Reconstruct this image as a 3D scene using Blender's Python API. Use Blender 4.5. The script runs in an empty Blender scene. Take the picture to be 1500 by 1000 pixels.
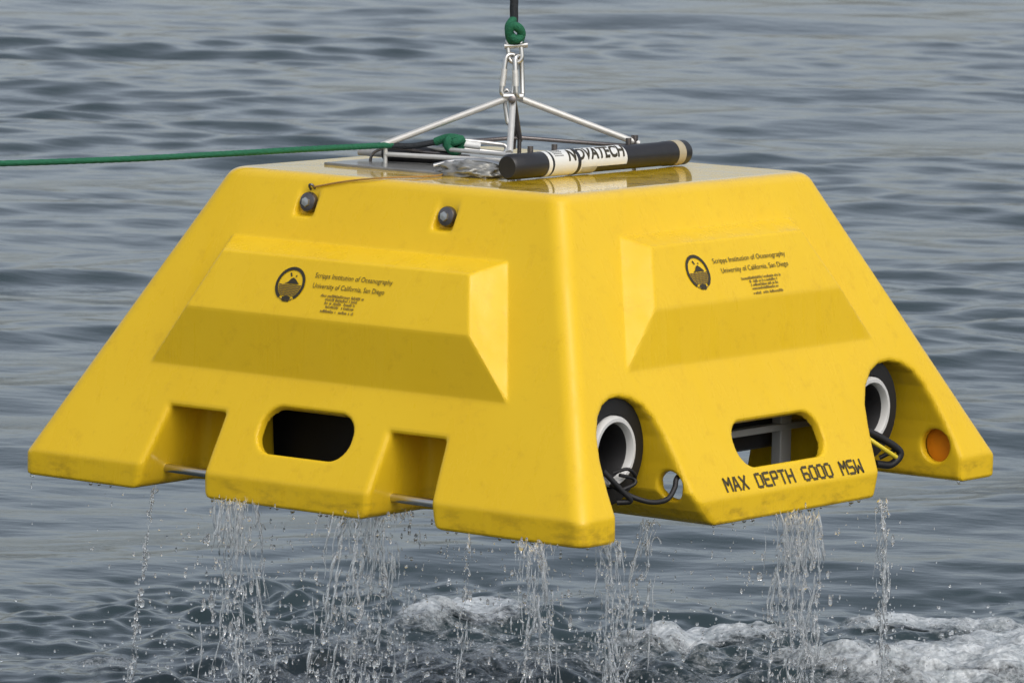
import bpy, math, random
import numpy as np
import bmesh
from mathutils import Vector, Matrix

random.seed(7)
rng = np.random.default_rng(11)
SC = bpy.context.scene
COL = SC.collection
R = math.radians

# ---------------------------------------------------------------- camera, sky, sun, exposure
CAM_POS = np.array([8.6992, -11.2736, 1.9791])
CAM_R = np.array([[0.7897766843892268, 0.6130683012295914, 0.02000117053131746],
                  [-0.08549416858721037, 0.07773049051278806, 0.9933019268994815],
                  [-0.6074072241361156, 0.7861966858694485, -0.11380349377393534]])
FPX = 8125.0                      # focal length in pixels of a 1500 px wide picture
cd = bpy.data.cameras.new('camera')
cam = bpy.data.objects.new('camera', cd)
COL.objects.link(cam)
m = Matrix.Identity(4)
for i in range(3):
    m[i][0], m[i][1], m[i][2], m[i][3] = CAM_R[0][i], CAM_R[1][i], -CAM_R[2][i], CAM_POS[i]
cam.matrix_world = m
cd.sensor_width = 36.0
cd.lens = 36.0 * FPX / 1500.0
cd.shift_x = -0.0026
cd.clip_start = 0.5
cd.clip_end = 12000
cd.dof.use_dof = True
cd.dof.focus_distance = 13.9
cd.dof.aperture_fstop = 20.0
SC.camera = cam

SUN_EL, SUN_AZ = R(51), R(-24)      # direction the sun stands in (azimuth from +X)
world = bpy.data.worlds.new('World')
SC.world = world
world.use_nodes = True
wn, wl = world.node_tree.nodes, world.node_tree.links
wn.clear()
wo = wn.new('ShaderNodeOutputWorld')
bg = wn.new('ShaderNodeBackground')
sky = wn.new('ShaderNodeTexSky')
sky.sky_type = 'NISHITA'
sky.sun_disc = False
sky.sun_elevation = SUN_EL
sky.sun_rotation = math.pi / 2 - SUN_AZ
sky.air_density = 1.0
sky.dust_density = 4.0
sky.ozone_density = 1.0
hs = wn.new('ShaderNodeHueSaturation')
hs.inputs['Saturation'].default_value = 0.50
wl.new(sky.outputs[0], hs.inputs['Color'])
wl.new(hs.outputs[0], bg.inputs[0])
bg.inputs[1].default_value = 0.15
wl.new(bg.outputs[0], wo.inputs[0])

sd = bpy.data.lights.new('sun', 'SUN')
sd.energy = 0.4
sd.angle = R(70)
sd.color = (1.0, 0.97, 0.92)
sun = bpy.data.objects.new('sun', sd)
COL.objects.link(sun)
sdir = Vector((math.cos(SUN_EL) * math.cos(SUN_AZ), math.cos(SUN_EL) * math.sin(SUN_AZ), math.sin(SUN_EL)))
sun.rotation_euler = sdir.to_track_quat('Z', 'Y').to_euler()
sun.location = (0, 0, 30)

SC.view_settings.view_transform = 'Standard'
SC.view_settings.look = 'None'
SC.view_settings.gamma = 1
SC.view_settings.use_curve_mapping = False
SC.view_settings.exposure = 0.25

# ---------------------------------------------------------------- helpers
def ray(px, py):
    return CAM_R.T @ np.array([(px - 750) / FPX, -(py - 500) / FPX, 1.0])

def at(px, py, depth):
    return CAM_POS + ray(px, py) * depth

def onz(px, py, z):
    v = ray(px, py)
    return CAM_POS + v * ((z - CAM_POS[2]) / v[2])

def mat(name):
    M = bpy.data.materials.new(name)
    M.use_nodes = True
    return M, M.node_tree.nodes, M.node_tree.links, M.node_tree.nodes['Principled BSDF']

def simple(name, col, rough=0.5, metal=0.0, noise=0.0, scale=30.0, bump=0.0, bscale=120.0):
    M, n, l, b = mat(name)
    b.inputs['Roughness'].default_value = rough
    b.inputs['Metallic'].default_value = metal
    b.inputs['Base Color'].default_value = (*col, 1)
    tc = n.new('ShaderNodeTexCoord')
    if noise:
        t = n.new('ShaderNodeTexNoise')
        t.inputs['Scale'].default_value = scale
        t.inputs['Detail'].default_value = 5
        l.new(tc.outputs['Object'], t.inputs['Vector'])
        mx = n.new('ShaderNodeMix')
        mx.data_type = 'RGBA'
        mx.inputs[6].default_value = (*[c * (1 - noise) for c in col], 1)
        mx.inputs[7].default_value = (*[min(1, c * (1 + noise)) for c in col], 1)
        l.new(t.outputs['Fac'], mx.inputs[0])
        l.new(mx.outputs[2], b.inputs['Base Color'])
    if bump:
        t2 = n.new('ShaderNodeTexNoise')
        t2.inputs['Scale'].default_value = bscale
        t2.inputs['Detail'].default_value = 4
        l.new(tc.outputs['Object'], t2.inputs['Vector'])
        bp = n.new('ShaderNodeBump')
        bp.inputs['Strength'].default_value = bump
        bp.inputs['Distance'].default_value = 0.004
        l.new(t2.outputs['Fac'], bp.inputs['Height'])
        l.new(bp.outputs[0], b.inputs['Normal'])
    return M

class MB:
    """collects vertices and faces, then links them as one mesh object"""
    def __init__(s):
        s.v, s.f, s.n = [], [], 0
    def add(s, verts, faces):
        verts = np.asarray(verts, float)
        s.v.append(verts)
        s.f.extend([tuple(int(i) + s.n for i in q) for q in faces])
        s.n += len(verts)
    def tube(s, pts, rad, seg=10, caps=True, twist=None):
        pts = np.asarray(pts, float)
        k = len(pts)
        rad = np.full(k, rad) if np.isscalar(rad) else np.asarray(rad, float)
        T = np.gradient(pts, axis=0)
        T /= np.linalg.norm(T, axis=1)[:, None] + 1e-12
        a = np.array([0, 0, 1.0]) if abs(T[0][2]) < 0.9 else np.array([1.0, 0, 0])
        N = a - T[0] * (a @ T[0]); N /= np.linalg.norm(N)
        V = []
        ang = np.linspace(0, 2 * np.pi, seg, endpoint=False)
        for i in range(k):
            N = N - T[i] * (N @ T[i]); N /= np.linalg.norm(N)
            B = np.cross(T[i], N)
            r = rad[i]
            if twist is not None:
                r = rad[i] * (1 + 0.07 * np.cos(3 * (ang - twist * i)))[:, None]
            V.append(pts[i] + (np.cos(ang)[:, None] * N + np.sin(ang)[:, None] * B) * r)
        V = np.concatenate(V)
        F = []
        for i in range(k - 1):
            for j in range(seg):
                j2 = (j + 1) % seg
                F.append((i * seg + j, i * seg + j2, (i + 1) * seg + j2, (i + 1) * seg + j))
        if caps:
            F.append(tuple(range(seg))[::-1])
            F.append(tuple((k - 1) * seg + j for j in range(seg)))
        s.add(V, F)
        return s
    def lathe(s, origin, axis, prof, seg=32):
        """prof: list of (distance along axis, radius)"""
        axis = np.asarray(axis, float); axis /= np.linalg.norm(axis)
        a = np.array([0, 0, 1.0]) if abs(axis[2]) < 0.9 else np.array([1.0, 0, 0])
        N = a - axis * (a @ axis); N /= np.linalg.norm(N)
        B = np.cross(axis, N)
        ang = np.linspace(0, 2 * np.pi, seg, endpoint=False)
        V, F = [], []
        for t, r in prof:
            V.append(np.asarray(origin) + axis * t + (np.cos(ang)[:, None] * N + np.sin(ang)[:, None] * B) * max(r, 1e-5))
        for i in range(len(prof) - 1):
            for j in range(seg):
                j2 = (j + 1) % seg
                F.append((i * seg + j, i * seg + j2, (i + 1) * seg + j2, (i + 1) * seg + j))
        s.add(np.concatenate(V), F)
        return s
    def box(s, lo, hi, bev=0.0):
        (x0, y0, z0), (x1, y1, z1) = lo, hi
        V = [(x0, y0, z0), (x1, y0, z0), (x1, y1, z0), (x0, y1, z0), (x0, y0, z1), (x1, y0, z1), (x1, y1, z1), (x0, y1, z1)]
        s.add(V, [(3, 2, 1, 0), (4, 5, 6, 7), (0, 1, 5, 4), (1, 2, 6, 5), (2, 3, 7, 6), (3, 0, 4, 7)])
        return s
    def build(s, name, material, parent=None, smooth=True, bevel=0.0):
        me = bpy.data.meshes.new(name)
        me.from_pydata(np.concatenate(s.v).tolist(), [], s.f)
        me.materials.append(material)
        if smooth:
            me.polygons.foreach_set('use_smooth', [True] * len(me.polygons))
            try:
                me.set_sharp_from_angle(angle=R(45))
            except Exception:
                pass
        o = bpy.data.objects.new(name, me)
        COL.objects.link(o)
        if parent is not None:
            o.parent = parent
        if bevel:
            md = o.modifiers.new('bevel', 'BEVEL')
            md.width = bevel; md.segments = 3; md.limit_method = 'ANGLE'
        return o

def spline(pts, n=12):
    """Catmull-Rom through the points"""
    P = np.asarray(pts, float)
    P = np.vstack([2 * P[0] - P[1], P, 2 * P[-1] - P[-2]])
    out = []
    for i in range(1, len(P) - 2):
        for t in np.linspace(0, 1, n, endpoint=False):
            a, b, c, d = P[i - 1], P[i], P[i + 1], P[i + 2]
            out.append(0.5 * ((2 * b) + (-a + c) * t + (2 * a - 5 * b + 4 * c - d) * t * t + (-a + 3 * b - 3 * c + d) * t ** 3))
    out.append(P[-2])
    return np.array(out)

def mesh_np(name, V, F, material, parent=None, smooth=True):
    """fast mesh from numpy vertices and quads / triangles"""
    me = bpy.data.meshes.new(name)
    V = np.ascontiguousarray(V, np.float32); F = np.ascontiguousarray(F, np.int32)
    k = F.shape[1]
    me.vertices.add(len(V)); me.vertices.foreach_set('co', V.ravel())
    me.loops.add(F.size); me.loops.foreach_set('vertex_index', F.ravel())
    me.polygons.add(len(F))
    me.polygons.foreach_set('loop_start', np.arange(0, F.size, k, dtype=np.int32))
    me.polygons.foreach_set('loop_total', np.full(len(F), k, np.int32))
    me.polygons.foreach_set('use_smooth', np.full(len(F), smooth))
    me.update(calc_edges=True)
    me.materials.append(material)
    o = bpy.data.objects.new(name, me)
    COL.objects.link(o)
    if parent is not None:
        o.parent = parent
    return o

def tag(o, label=None, cat=None, group=None, kind=None):
    if label: o['label'] = label
    if cat: o['category'] = cat
    if group: o['group'] = group
    if kind: o['kind'] = kind
    return o

def empty(name, loc=(0, 0, 0)):
    o = bpy.data.objects.new(name, None)
    o.location = loc
    o.empty_display_size = 0.1
    COL.objects.link(o)
    return o

def keep(o, parent):
    """parent without moving: the mesh is written in world coordinates"""
    o.parent = parent
    o.location = tuple(-c for c in parent.location)
    return o

def vnoise(x, y, seed):
    r = np.random.default_rng(seed).random((256, 256)).astype(np.float32)
    xi, yi = np.floor(x).astype(int), np.floor(y).astype(int)
    fx, fy = x - xi, y - yi
    fx = fx * fx * (3 - 2 * fx); fy = fy * fy * (3 - 2 * fy)
    a, b = r[xi & 255, yi & 255], r[(xi + 1) & 255, yi & 255]
    c, d = r[xi & 255, (yi + 1) & 255], r[(xi + 1) & 255, (yi + 1) & 255]
    return (a * (1 - fx) + b * fx) * (1 - fy) + (c * (1 - fx) + d * fx) * fy

def fbm(x, y, seed, octv=4, gain=0.5):
    s, amp, t = 0, 1, 0
    for o in range(octv):
        s = s + amp * vnoise(x * 2 ** o + 17.3 * o, y * 2 ** o - 9.1 * o, seed + o)
        t += amp; amp *= gain
    return s / t

# ---------------------------------------------------------------- sea
ZW = -0.75
FH = np.array([CAM_R[2][0], CAM_R[2][1]]); FH /= np.linalg.norm(FH)     # viewing direction on the water
RH = np.array([FH[1], -FH[0]])
FA = math.atan2(FH[1], FH[0])
waves = []
wr = np.random.default_rng(5)
for i in range(96):
    lam = 0.18 * (6.0 / 0.18) ** wr.random()
    dirn = FA + math.pi + R(12) + wr.normal(0, R(22))
    sl = 0.014 if lam < 0.3 else (0.0175 if lam < 1.0 else (0.0165 if lam < 3 else 0.007))
    waves.append((lam, dirn, sl * lam / (2 * math.pi) * (0.5 + wr.random()), wr.random() * 6.283))
chop = []
for i in range(64):
    lam = 0.075 * (0.32 / 0.075) ** wr.random()
    chop.append((lam, wr.random() * 6.283, 0.082 * lam / (2 * math.pi) * (.3 + 1.4 * wr.random()), wr.random() * 6.283))

def splash_mask(x, y):
    u = (x - CAM_POS[0]) * FH[0] + (y - CAM_POS[1]) * FH[1]
    w = (x - CAM_POS[0]) * RH[0] + (y - CAM_POS[1]) * RH[1]
    a = np.clip((17.3 - u + 1.2 * (fbm(x * 0.9 + 5, y * 0.9, 31, 3) - .5)) / 1.1, 0, 1)
    return a * (0.3 + 0.7 * np.clip((w + 1.3) / .6, 0, 1)) * (.45 + .9 * fbm(x * 1.3, y * 1.3, 47, 3))

def sea(x, y, spacing):
    """displaced water point for rest position x, y"""
    dx = np.zeros_like(x); dy = np.zeros_like(x); h = np.zeros_like(x)
    patch = 0.12 + 2.9 * np.clip(fbm(x * 0.20, y * 0.20, 77, 3) - .24, 0, 1)          # gusts: ruffled and calmer areas
    for lam, th, a, ph in waves:
        k = 2 * math.pi / lam
        c, s = math.cos(th), math.sin(th)
        f = np.clip((lam / spacing - 3) / 3, 0, 1) * a
        if lam < 1.2:
            f = f * patch
        p = k * (c * x + s * y) + ph
        sp = np.sin(p)
        h += f * np.cos(p)
        dx -= 0.9 * f * c * sp; dy -= 0.9 * f * s * sp
    near = np.where((x - CAM_POS[0]) * FH[0] + (y - CAM_POS[1]) * FH[1] < 18.9)
    if len(near[0]):
        xx, yy = x[near], y[near]
        mk = splash_mask(xx, yy)
        hh = 0
        for lam, th, a, ph in chop:
            hh = hh + a * np.cos(2 * math.pi / lam * (math.cos(th) * xx + math.sin(th) * yy) + ph)
        h[near] += hh * mk + 0.07 * mk * (fbm(xx * 3.2, yy * 3.2, 91, 5, .55) - 0.5)
    return x + dx, y + dy, ZW + h

rr = np.concatenate([np.geomspace(0.6, 10.5, 50, endpoint=False), np.geomspace(10.5, 13.1, 60, endpoint=False), np.geomspace(13.1, 17.9, 440, endpoint=False), np.geomspace(17.9, 75, 930, endpoint=False), np.geomspace(75, 9000, 150)])
half = R(10.5)
aa = np.concatenate([np.linspace(-half, half, 420, endpoint=False), np.linspace(half, 2 * math.pi - half, 110, endpoint=False)])
RR, AA = np.meshgrid(rr, FA - aa, indexing='ij')
sx = CAM_POS[0] + RR * np.cos(AA); sy = CAM_POS[1] + RR * np.sin(AA)
drad = np.gradient(rr)[:, None] * np.ones_like(AA)
dang = RR * np.where(np.arange(len(aa)) < 420, 2 * half / 420, 0.055)[None, :]
X, Y, Z = sea(sx, sy, np.maximum(drad, dang))
ni, nj = X.shape
idx = np.arange(ni * nj).reshape(ni, nj)
jn = (np.arange(nj) + 1) % nj
F = np.stack([idx[:-1], idx[1:], idx[1:][:, jn], idx[:-1][:, jn]], -1).reshape(-1, 4)

M_WATER, n, l, b = mat('sea_water')
b.inputs['Base Color'].default_value = (0.026, 0.043, 0.048, 1)
b.inputs['Roughness'].default_value = 0.07
b.inputs['IOR'].default_value = 1.333
tc = n.new('ShaderNodeTexCoord')
mp = n.new('ShaderNodeMapping')
mp.inputs['Rotation'].default_value = (0, 0, -FA)
l.new(tc.outputs['Object'], mp.inputs['Vector'])
mp2 = n.new('ShaderNodeMapping'); mp2.inputs['Scale'].default_value = (1.0, 0.40, 1.0)
l.new(mp.outputs[0], mp2.inputs['Vector'])
t1 = n.new('ShaderNodeTexNoise'); t1.inputs['Scale'].default_value = 9.0; t1.inputs['Detail'].default_value = 4
l.new(mp2.outputs[0], t1.inputs['Vector'])
bp = n.new('ShaderNodeBump'); bp.inputs['Strength'].default_value = 0.24; bp.inputs['Distance'].default_value = 0.03
l.new(t1.outputs['Fac'], bp.inputs['Height'])
l.new(bp.outputs[0], b.inputs['Normal'])
o = mesh_np('sea', np.stack([X, Y, Z], -1).reshape(-1, 3), F, M_WATER)
tag(o, 'grey rippled sea surface below and behind the yellow lander', 'sea', kind='structure')

# ---------------------------------------------------------------- lander shell as a distance field
A_, C_, H_, H0 = 0.9, 0.53659, 0.79551, 0.0648
S_ = (A_ - C_) / (H_ - H0)
LN = math.hypot(1, S_)
T_ = 0.026

def smax(a, b, k):
    h = np.maximum(k - np.abs(a - b), 0) / k
    return np.maximum(a, b) + h * h * k * 0.25

def smin(a, b, k):
    return -smax(-a, -b, k)

def sd_poly(px, py, poly):
    poly = np.asarray(poly, float)
    d = np.full(px.shape, 1e9); s = np.ones(px.shape)
    n = len(poly)
    for i in range(n):
        a, b = poly[i], poly[i - 1]
        e = b - a
        wx, wy = px - a[0], py - a[1]
        t = np.clip((wx * e[0] + wy * e[1]) / (e @ e), 0, 1)
        d = np.minimum(d, (wx - e[0] * t) ** 2 + (wy - e[1] * t) ** 2)
        c1 = py >= a[1]; c2 = py < b[1]; c3 = e[0] * wy > e[1] * wx
        flip = (c1 & c2 & c3) | (~c1 & ~c2 & ~c3)
        s = np.where(flip, -s, s)
    return s * np.sqrt(d)

RES = 0.005
gx = np.arange(-0.94, 0.9401, RES, dtype=np.float32)
gz = np.arange(-0.03, 0.84, RES, dtype=np.float32)
GX, GY, GZ = gx[:, None, None], gx[None, :, None], gz[None, None, :]

def panel(u, v, nn, base_t, vt, base_b, vb, plat_t, pvt, plat_b, pvb, N):
    """raised panel: convex hull of a base quad at n=0 and a smaller plateau at n=N"""
    d = nn - N
    L1 = math.hypot(N, vt - pvt); d = smax(d, ((v - vt) * N + nn * (vt - pvt)) / L1, 0.004)
    L2 = math.hypot(N, pvb - vb); d = smax(d, ((vb - v) * N + nn * (pvb - vb)) / L2, 0.0016)
    p1, p2 = np.array([base_t, vt, 0]), np.array([base_b, vb, 0])
    p3 = np.array([(plat_t + plat_b) / 2, (pvt + pvb) / 2, N])
    nr = np.cross(p2 - p1, p3 - p1); nr /= np.linalg.norm(nr)
    if nr[0] < 0: nr = -nr
    for sg in (1, -1):
        d = smax(d, (sg * u - p1[0]) * nr[0] + (v - p1[1]) * nr[1] + nn * nr[2], 0.003)
    return smax(d, -0.06 - nn, 0.005)

def face(sign_axis):
    """u, v, n fields of one sloping face"""
    if sign_axis == '-y': P, u = -GY, GX
    if sign_axis == '+x': P, u = GX, GY
    if sign_axis == '+y': P, u = GY, -GX
    if sign_axis == '-x': P, u = -GX, -GY
    nn = (P - A_) / LN + (GZ - H0) * (S_ / LN)
    v = -(P - A_) * (S_ / LN) + (GZ - H0) / LN
    return u, v, nn

fl, fr, fb, fk = face('-y'), face('+x'), face('+y'), face('-x')
sl = smax(smax(fl[2], fb[2], 0.01), smax(fr[2], fk[2], 0.01), 0.042)
rim = smax(np.abs(GX) - A_, np.abs(GY) - A_, 0.035)
body = smax(sl, rim, 0.0025)
body = smax(body, GZ - H_, 0.022)
del sl, rim
PL = (0.442, 0.633, 0.575, 0.27, 0.385, 0.565, 0.464, 0.408, 0.072)
PR = (0.364, 0.697, 0.531, 0.349, 0.318, 0.645, 0.402, 0.485, 0.05)
for f, p in ((fl, PL), (fr, PR), (fb, PL), (fk, PR)):
    body = smin(body, panel(*f, *p), 0.002)

# recesses
ARCH1 = [(-.765, -.2), (-.76, 0), (-.762, .063), (-.757, .12), (-.744, .19), (-.722, .245), (-.694, .283), (-.66, .308), (-.625, .320), (-.588, .322), (-.545, .313), (-.507, .293), (-.483, .262), (-.468, .22), (-.4565, .155), (-.449, .085), (-.42, .04), (-.375, 0), (-.365, -.2)]
ARCH2 = [(.335, -.2), (.335, 0), (.35, .05), (.364, .107), (.381, .165), (.403, .222), (.436, .265), (.480, .297), (.525, .313), (.576, .316), (.625, .306), (.666, .282), (.692, .245), (.708, .2), (.72, .15), (.727, .10), (.729, .03), (.729, -.2)]
y2, z2 = np.meshgrid(gx.astype(float), gz.astype(float), indexing='ij')
cut = None
for poly in (ARCH1, ARCH2):
    d2 = sd_poly(y2, z2, poly).astype(np.float32)[None]
    c = smax(d2, 0.53 - GX, 0.01)
    cut = c if cut is None else np.minimum(cut, c)
    c = smax(sd_poly(-y2, z2, poly).astype(np.float32)[None], 0.62 + GX, 0.01)      # the far side has the same arches
    cut = np.minimum(cut, c)
for xc, hw, xb in ((-.376, .091, -.400), (.334, .086, .340)):
    zz = np.clip(GZ / 0.204, -0.2, 1)
    xcz = xb + (xc - xb) * zz
    hwz = (hw + .024) + (hw - (hw + .024)) * np.sqrt(np.clip(zz, 0, 1))
    c = smax(smax(np.abs(GX - xcz) - hwz, GZ - 0.207, 0.012), GY + 0.655 + 0.12 * GZ, 0.03)
    cut = np.minimum(cut, c)
cavity = np.maximum(np.maximum(body + T_, T_ - cut), -(body + 0.6))
holes = None
for f, uc, hw, vc, hv in ((fl, -.011, .148, .134, .062), (fr, -.018, .187, .128, .060), (fb, 0, .148, .134, .062), (fk, 0, .187, .128, .06)):
    rc = hv * 0.93
    qx = np.abs(f[0] - uc) - (hw - rc); qy = np.abs(f[1] - vc) - (hv - rc)
    d2 = np.sqrt(np.maximum(qx, 0) ** 2 + np.maximum(qy, 0) ** 2) + np.minimum(np.maximum(qx, qy), 0) - rc
    hh = np.maximum(d2, -0.14 - f[2])
    holes = hh if holes is None else np.minimum(holes, hh)
for yc, x0, z0 in ((-.43, .822, .100), (.745, .816, .0885)):
    d2 = np.sqrt((GX - x0) ** 2 + (GZ - z0) ** 2) - (0.036 if yc < 0 else 0.043)
    holes = np.minimum(holes, np.maximum(d2, np.abs(GY - yc) - 0.06))
for uc, vc in ((-.2414, .7473), (.207, .7426)):
    # small level-floored pocket behind each bolt head
    yw = -A_ + S_ * (H0 + vc / LN - H0)
    zf = H0 + (vc - 0.048) / LN
    d = smax(smax(np.abs(GX - uc) - 0.030, zf - GZ, 0.012), GY - (-A_ + S_ * (zf - H0) + 0.034), 0.012)
    d = np.maximum(d, GZ - zf - 0.085)
    d = np.maximum(d, GY + 0.4)
    holes = np.minimum(holes, d)
    cavity = np.maximum(cavity, T_ - d)
body = smax(body, -GZ, 0.010)
body = smax(body, -cut, 0.02)
body = smax(body, -holes, 0.010)
shell_d = np.maximum(body, -cavity)
del cavity, holes, cut, body, fl, fr, fb, fk

def surface_nets(D, org, res):
    ins = D < 0
    nx, ny, nz = D.shape
    cnt = np.zeros((nx - 1, ny - 1, nz - 1), np.int8)
    for dx in (0, 1):
        for dy in (0, 1):
            for dz in (0, 1):
                cnt += ins[dx:nx - 1 + dx, dy:ny - 1 + dy, dz:nz - 1 + dz]
    act = (cnt > 0) & (cnt < 8)
    ci = np.argwhere(act)
    vid = np.full(act.shape, -1, np.int32)
    vid[act] = np.arange(len(ci))
    pos = np.zeros((len(ci), 3)); num = np.zeros(len(ci))
    for ax in range(3):
        o1, o2 = [i for i in range(3) if i != ax]
        for a in (0, 1):
            for b in (0, 1):
                p = ci.copy(); p[:, o1] += a; p[:, o2] += b
                q = p.copy(); q[:, ax] += 1
                da = D[p[:, 0], p[:, 1], p[:, 2]]; db = D[q[:, 0], q[:, 1], q[:, 2]]
                ok = (da < 0) != (db < 0)
                t = np.where(ok, da / np.where(da == db, 1, da - db), 0)
                e = p.astype(float); e[:, ax] += t
                pos += np.where(ok[:, None], e, 0); num += ok
    V = np.asarray(org) + pos / num[:, None] * res
    Q = []
    for ax in range(3):
        o1, o2 = (ax + 1) % 3, (ax + 2) % 3
        s0 = [slice(1, -1)] * 3; s0[ax] = slice(0, -1)
        s1 = list(s0); s1[ax] = slice(1, None)
        a, b = ins[tuple(s0)], ins[tuple(s1)]
        e = np.argwhere(a != b)
        flip = a[e[:, 0], e[:, 1], e[:, 2]]
        e = e + 1; e[:, ax] -= 1
        def cell(d1, d2):
            c = e.copy(); c[:, o1] += d1; c[:, o2] += d2
            return vid[c[:, 0], c[:, 1], c[:, 2]]
        q = np.stack([cell(-1, -1), cell(0, -1), cell(0, 0), cell(-1, 0)], -1)
        q[~flip] = q[~flip][:, ::-1]
        Q.append(q)
    return V, np.concatenate(Q)

V, Q = surface_nets(shell_d, (gx[0], gx[0], gz[0]), RES)
del shell_d

M_YEL, n, l, b = mat('yellow_polyethylene')
tc = n.new('ShaderNodeTexCoord')
sep = n.new('ShaderNodeSeparateXYZ'); l.new(tc.outputs['Object'], sep.inputs[0])
def nz(scale, detail, rough=0.5, vec=None):
    t = n.new('ShaderNodeTexNoise')
    t.inputs['Scale'].default_value = scale; t.inputs['Detail'].default_value = detail; t.inputs['Roughness'].default_value = rough
    l.new(vec or tc.outputs['Object'], t.inputs['Vector'])
    return t.outputs['Fac']
def ramp(sock, a, bb):
    r = n.new('ShaderNodeMapRange')
    r.inputs['From Min'].default_value = a; r.inputs['From Max'].default_value = bb
    r.interpolation_type = 'SMOOTHSTEP'
    l.new(sock, r.inputs['Value'])
    return r.outputs[0]
def mul(a, bb):
    r = n.new('ShaderNodeMath'); r.operation = 'MULTIPLY'
    l.new(a, r.inputs[0])
    if isinstance(bb, float): r.inputs[1].default_value = bb
    else: l.new(bb, r.inputs[1])
    return r.outputs[0]
def mixc(fac, c1, c2):
    r = n.new('ShaderNodeMix'); r.data_type = 'RGBA'
    l.new(fac, r.inputs[0])
    for s, c in ((r.inputs[6], c1), (r.inputs[7], c2)):
        if isinstance(c, tuple): s.default_value = (*c, 1)
        else: l.new(c, s)
    return r.outputs[2]
c0 = mixc(nz(3.5, 4), (0.745, 0.472, 0.012), (0.815, 0.545, 0.019))
scuff = mul(ramp(nz(22, 8, 0.75), 0.53, 0.70), 0.36)
c1 = mixc(scuff, c0, (0.60, 0.36, 0.012))
band = ramp(sep.outputs['Z'], 0.075, 0.03)
mpn = n.new('ShaderNodeMapping'); mpn.inputs['Scale'].default_value = (1, 1, 2.2); l.new(tc.outputs['Object'], mpn.inputs['Vector'])
dirt = mul(mul(band, ramp(nz(11, 7, 0.65, mpn.outputs[0]), 0.45, 0.72)), 0.5)
c2 = mixc(dirt, c1, (0.16, 0.085, 0.012))
l.new(c2, b.inputs['Base Color'])
rg = n.new('ShaderNodeMapRange'); rg.inputs['To Min'].default_value = 0.16; rg.inputs['To Max'].default_value = 0.50; rg.inputs['From Min'].default_value = .36; rg.inputs['From Max'].default_value = .62
mps = n.new('ShaderNodeMapping'); mps.inputs['Scale'].default_value = (1, 1, .09); l.new(tc.outputs['Object'], mps.inputs['Vector'])      # run-off streaks
l.new(nz(16, 6, .6, mps.outputs[0]), rg.inputs['Value']); l.new(rg.outputs[0], b.inputs['Roughness'])
wet = n.new('ShaderNodeMapRange'); wet.inputs['From Min'].default_value = .770; wet.inputs['From Max'].default_value = .790
wet.inputs['To Min'].default_value = .08; wet.inputs['To Max'].default_value = 1.0
l.new(sep.outputs['Z'], wet.inputs['Value']); l.new(wet.outputs[0], b.inputs['Coat Weight'])     # water film lying on the flat roof
b.inputs['Coat Roughness'].default_value = 0.06
b.inputs['Specular IOR Level'].default_value = 0.26
bp = n.new('ShaderNodeBump'); bp.inputs['Strength'].default_value = 0.10; bp.inputs['Distance'].default_value = 0.004
l.new(nz(34, 3), bp.inputs['Height']); l.new(bp.outputs[0], b.inputs['Normal'])

M_STEEL = simple('stainless_steel', (0.62, 0.61, 0.58), 0.28, 1.0, 0.12, 40)
M_GALV = simple('galvanised_rod', (0.66, 0.65, 0.61), 0.42, 0.55, 0.15, 60)
M_DARKM = simple('dark_metal', (0.17, 0.155, 0.15), 0.26, 0.85, 0.3, 50)
M_BLACK = simple('black_plastic', (0.014, 0.014, 0.016), 0.38, 0, 0.4, 40)
M_RUBBER = simple('black_rubber', (0.010, 0.010, 0.011), 0.55, 0, 0.3, 60)
M_WHITE = simple('white_pvc', (0.62, 0.62, 0.60), 0.4, 0, 0.12, 20)
M_GREY = simple('grey_plate', (0.28, 0.285, 0.28), 0.5, 0, 0.25, 16)
M_PLATE = simple('wet_plate', (0.24, 0.24, 0.23), 0.22, 0.3, 0.5, 14)
M_PALE = simple('pale_frame', (0.30, 0.30, 0.29), 0.45, 0, 0.2, 18)
M_INKWORN = simple('worn_ink', (0.062, 0.045, 0.012), 0.6, 0, 0.35, 60)
M_INK = simple('black_ink', (0.030, 0.024, 0.010), 0.6, 0, 0.2, 90)
M_INKSOFT = simple('faded_ink', (0.15, 0.10, 0.022), 0.6, 0, 0.2, 90)
M_ORANGE = simple('lit_shell_orange', (0.92, 0.30, 0.010), 0.4, 0, 0.15, 25)  # light inside the yellow shell put into the colour, no real lens
M_GREEN = simple('green_rope', (0.006, 0.115, 0.052), 0.75, 0, 0.35, 120, 0.8, 260)
M_BLUEBLK = simple('dark_rope', (0.010, 0.014, 0.018), 0.7, 0, 0.4, 120, 0.8, 260)
M_TAN = simple('tan_tape', (0.40, 0.35, 0.24), 0.5, 0, 0.15, 60)
M_LABEL = simple('label_white', (0.70, 0.71, 0.69), 0.4, 0, 0.08, 30)
M_SILVER = simple('label_silver', (0.42, 0.43, 0.44), 0.35, 0.3, 0.35, 30)
M_CORD = simple('brown_cord', (0.36, 0.20, 0.05), 0.8, 0, 0.2, 80)
M_YCABLE = simple('yellow_cable', (0.70, 0.55, 0.03), 0.4, 0, 0.1, 80)

lander = empty('seafloor_lander', (0, 0, 0))
tag(lander, 'yellow plastic pyramid shaped seafloor lander hanging from a rope, dripping above the sea', 'seafloor lander')
shell = mesh_np('shell', V, Q, M_YEL, lander)
shell.data.set_sharp_from_angle(angle=R(11))

# frames of the two visible sloping faces
FL = (np.array([0, -A_, H0]), np.array([1., 0, 0]), np.array([0, S_, 1.]) / LN, np.array([0, -1., S_]) / LN)
FR = (np.array([A_, 0, H0]), np.array([0, 1., 0]), np.array([-S_, 0, 1.]) / LN, np.array([1., 0, S_]) / LN)
def fpt(Fr, u, v, nn):
    return Fr[0] + Fr[1] * u + Fr[2] * v + Fr[3] * nn

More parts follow.
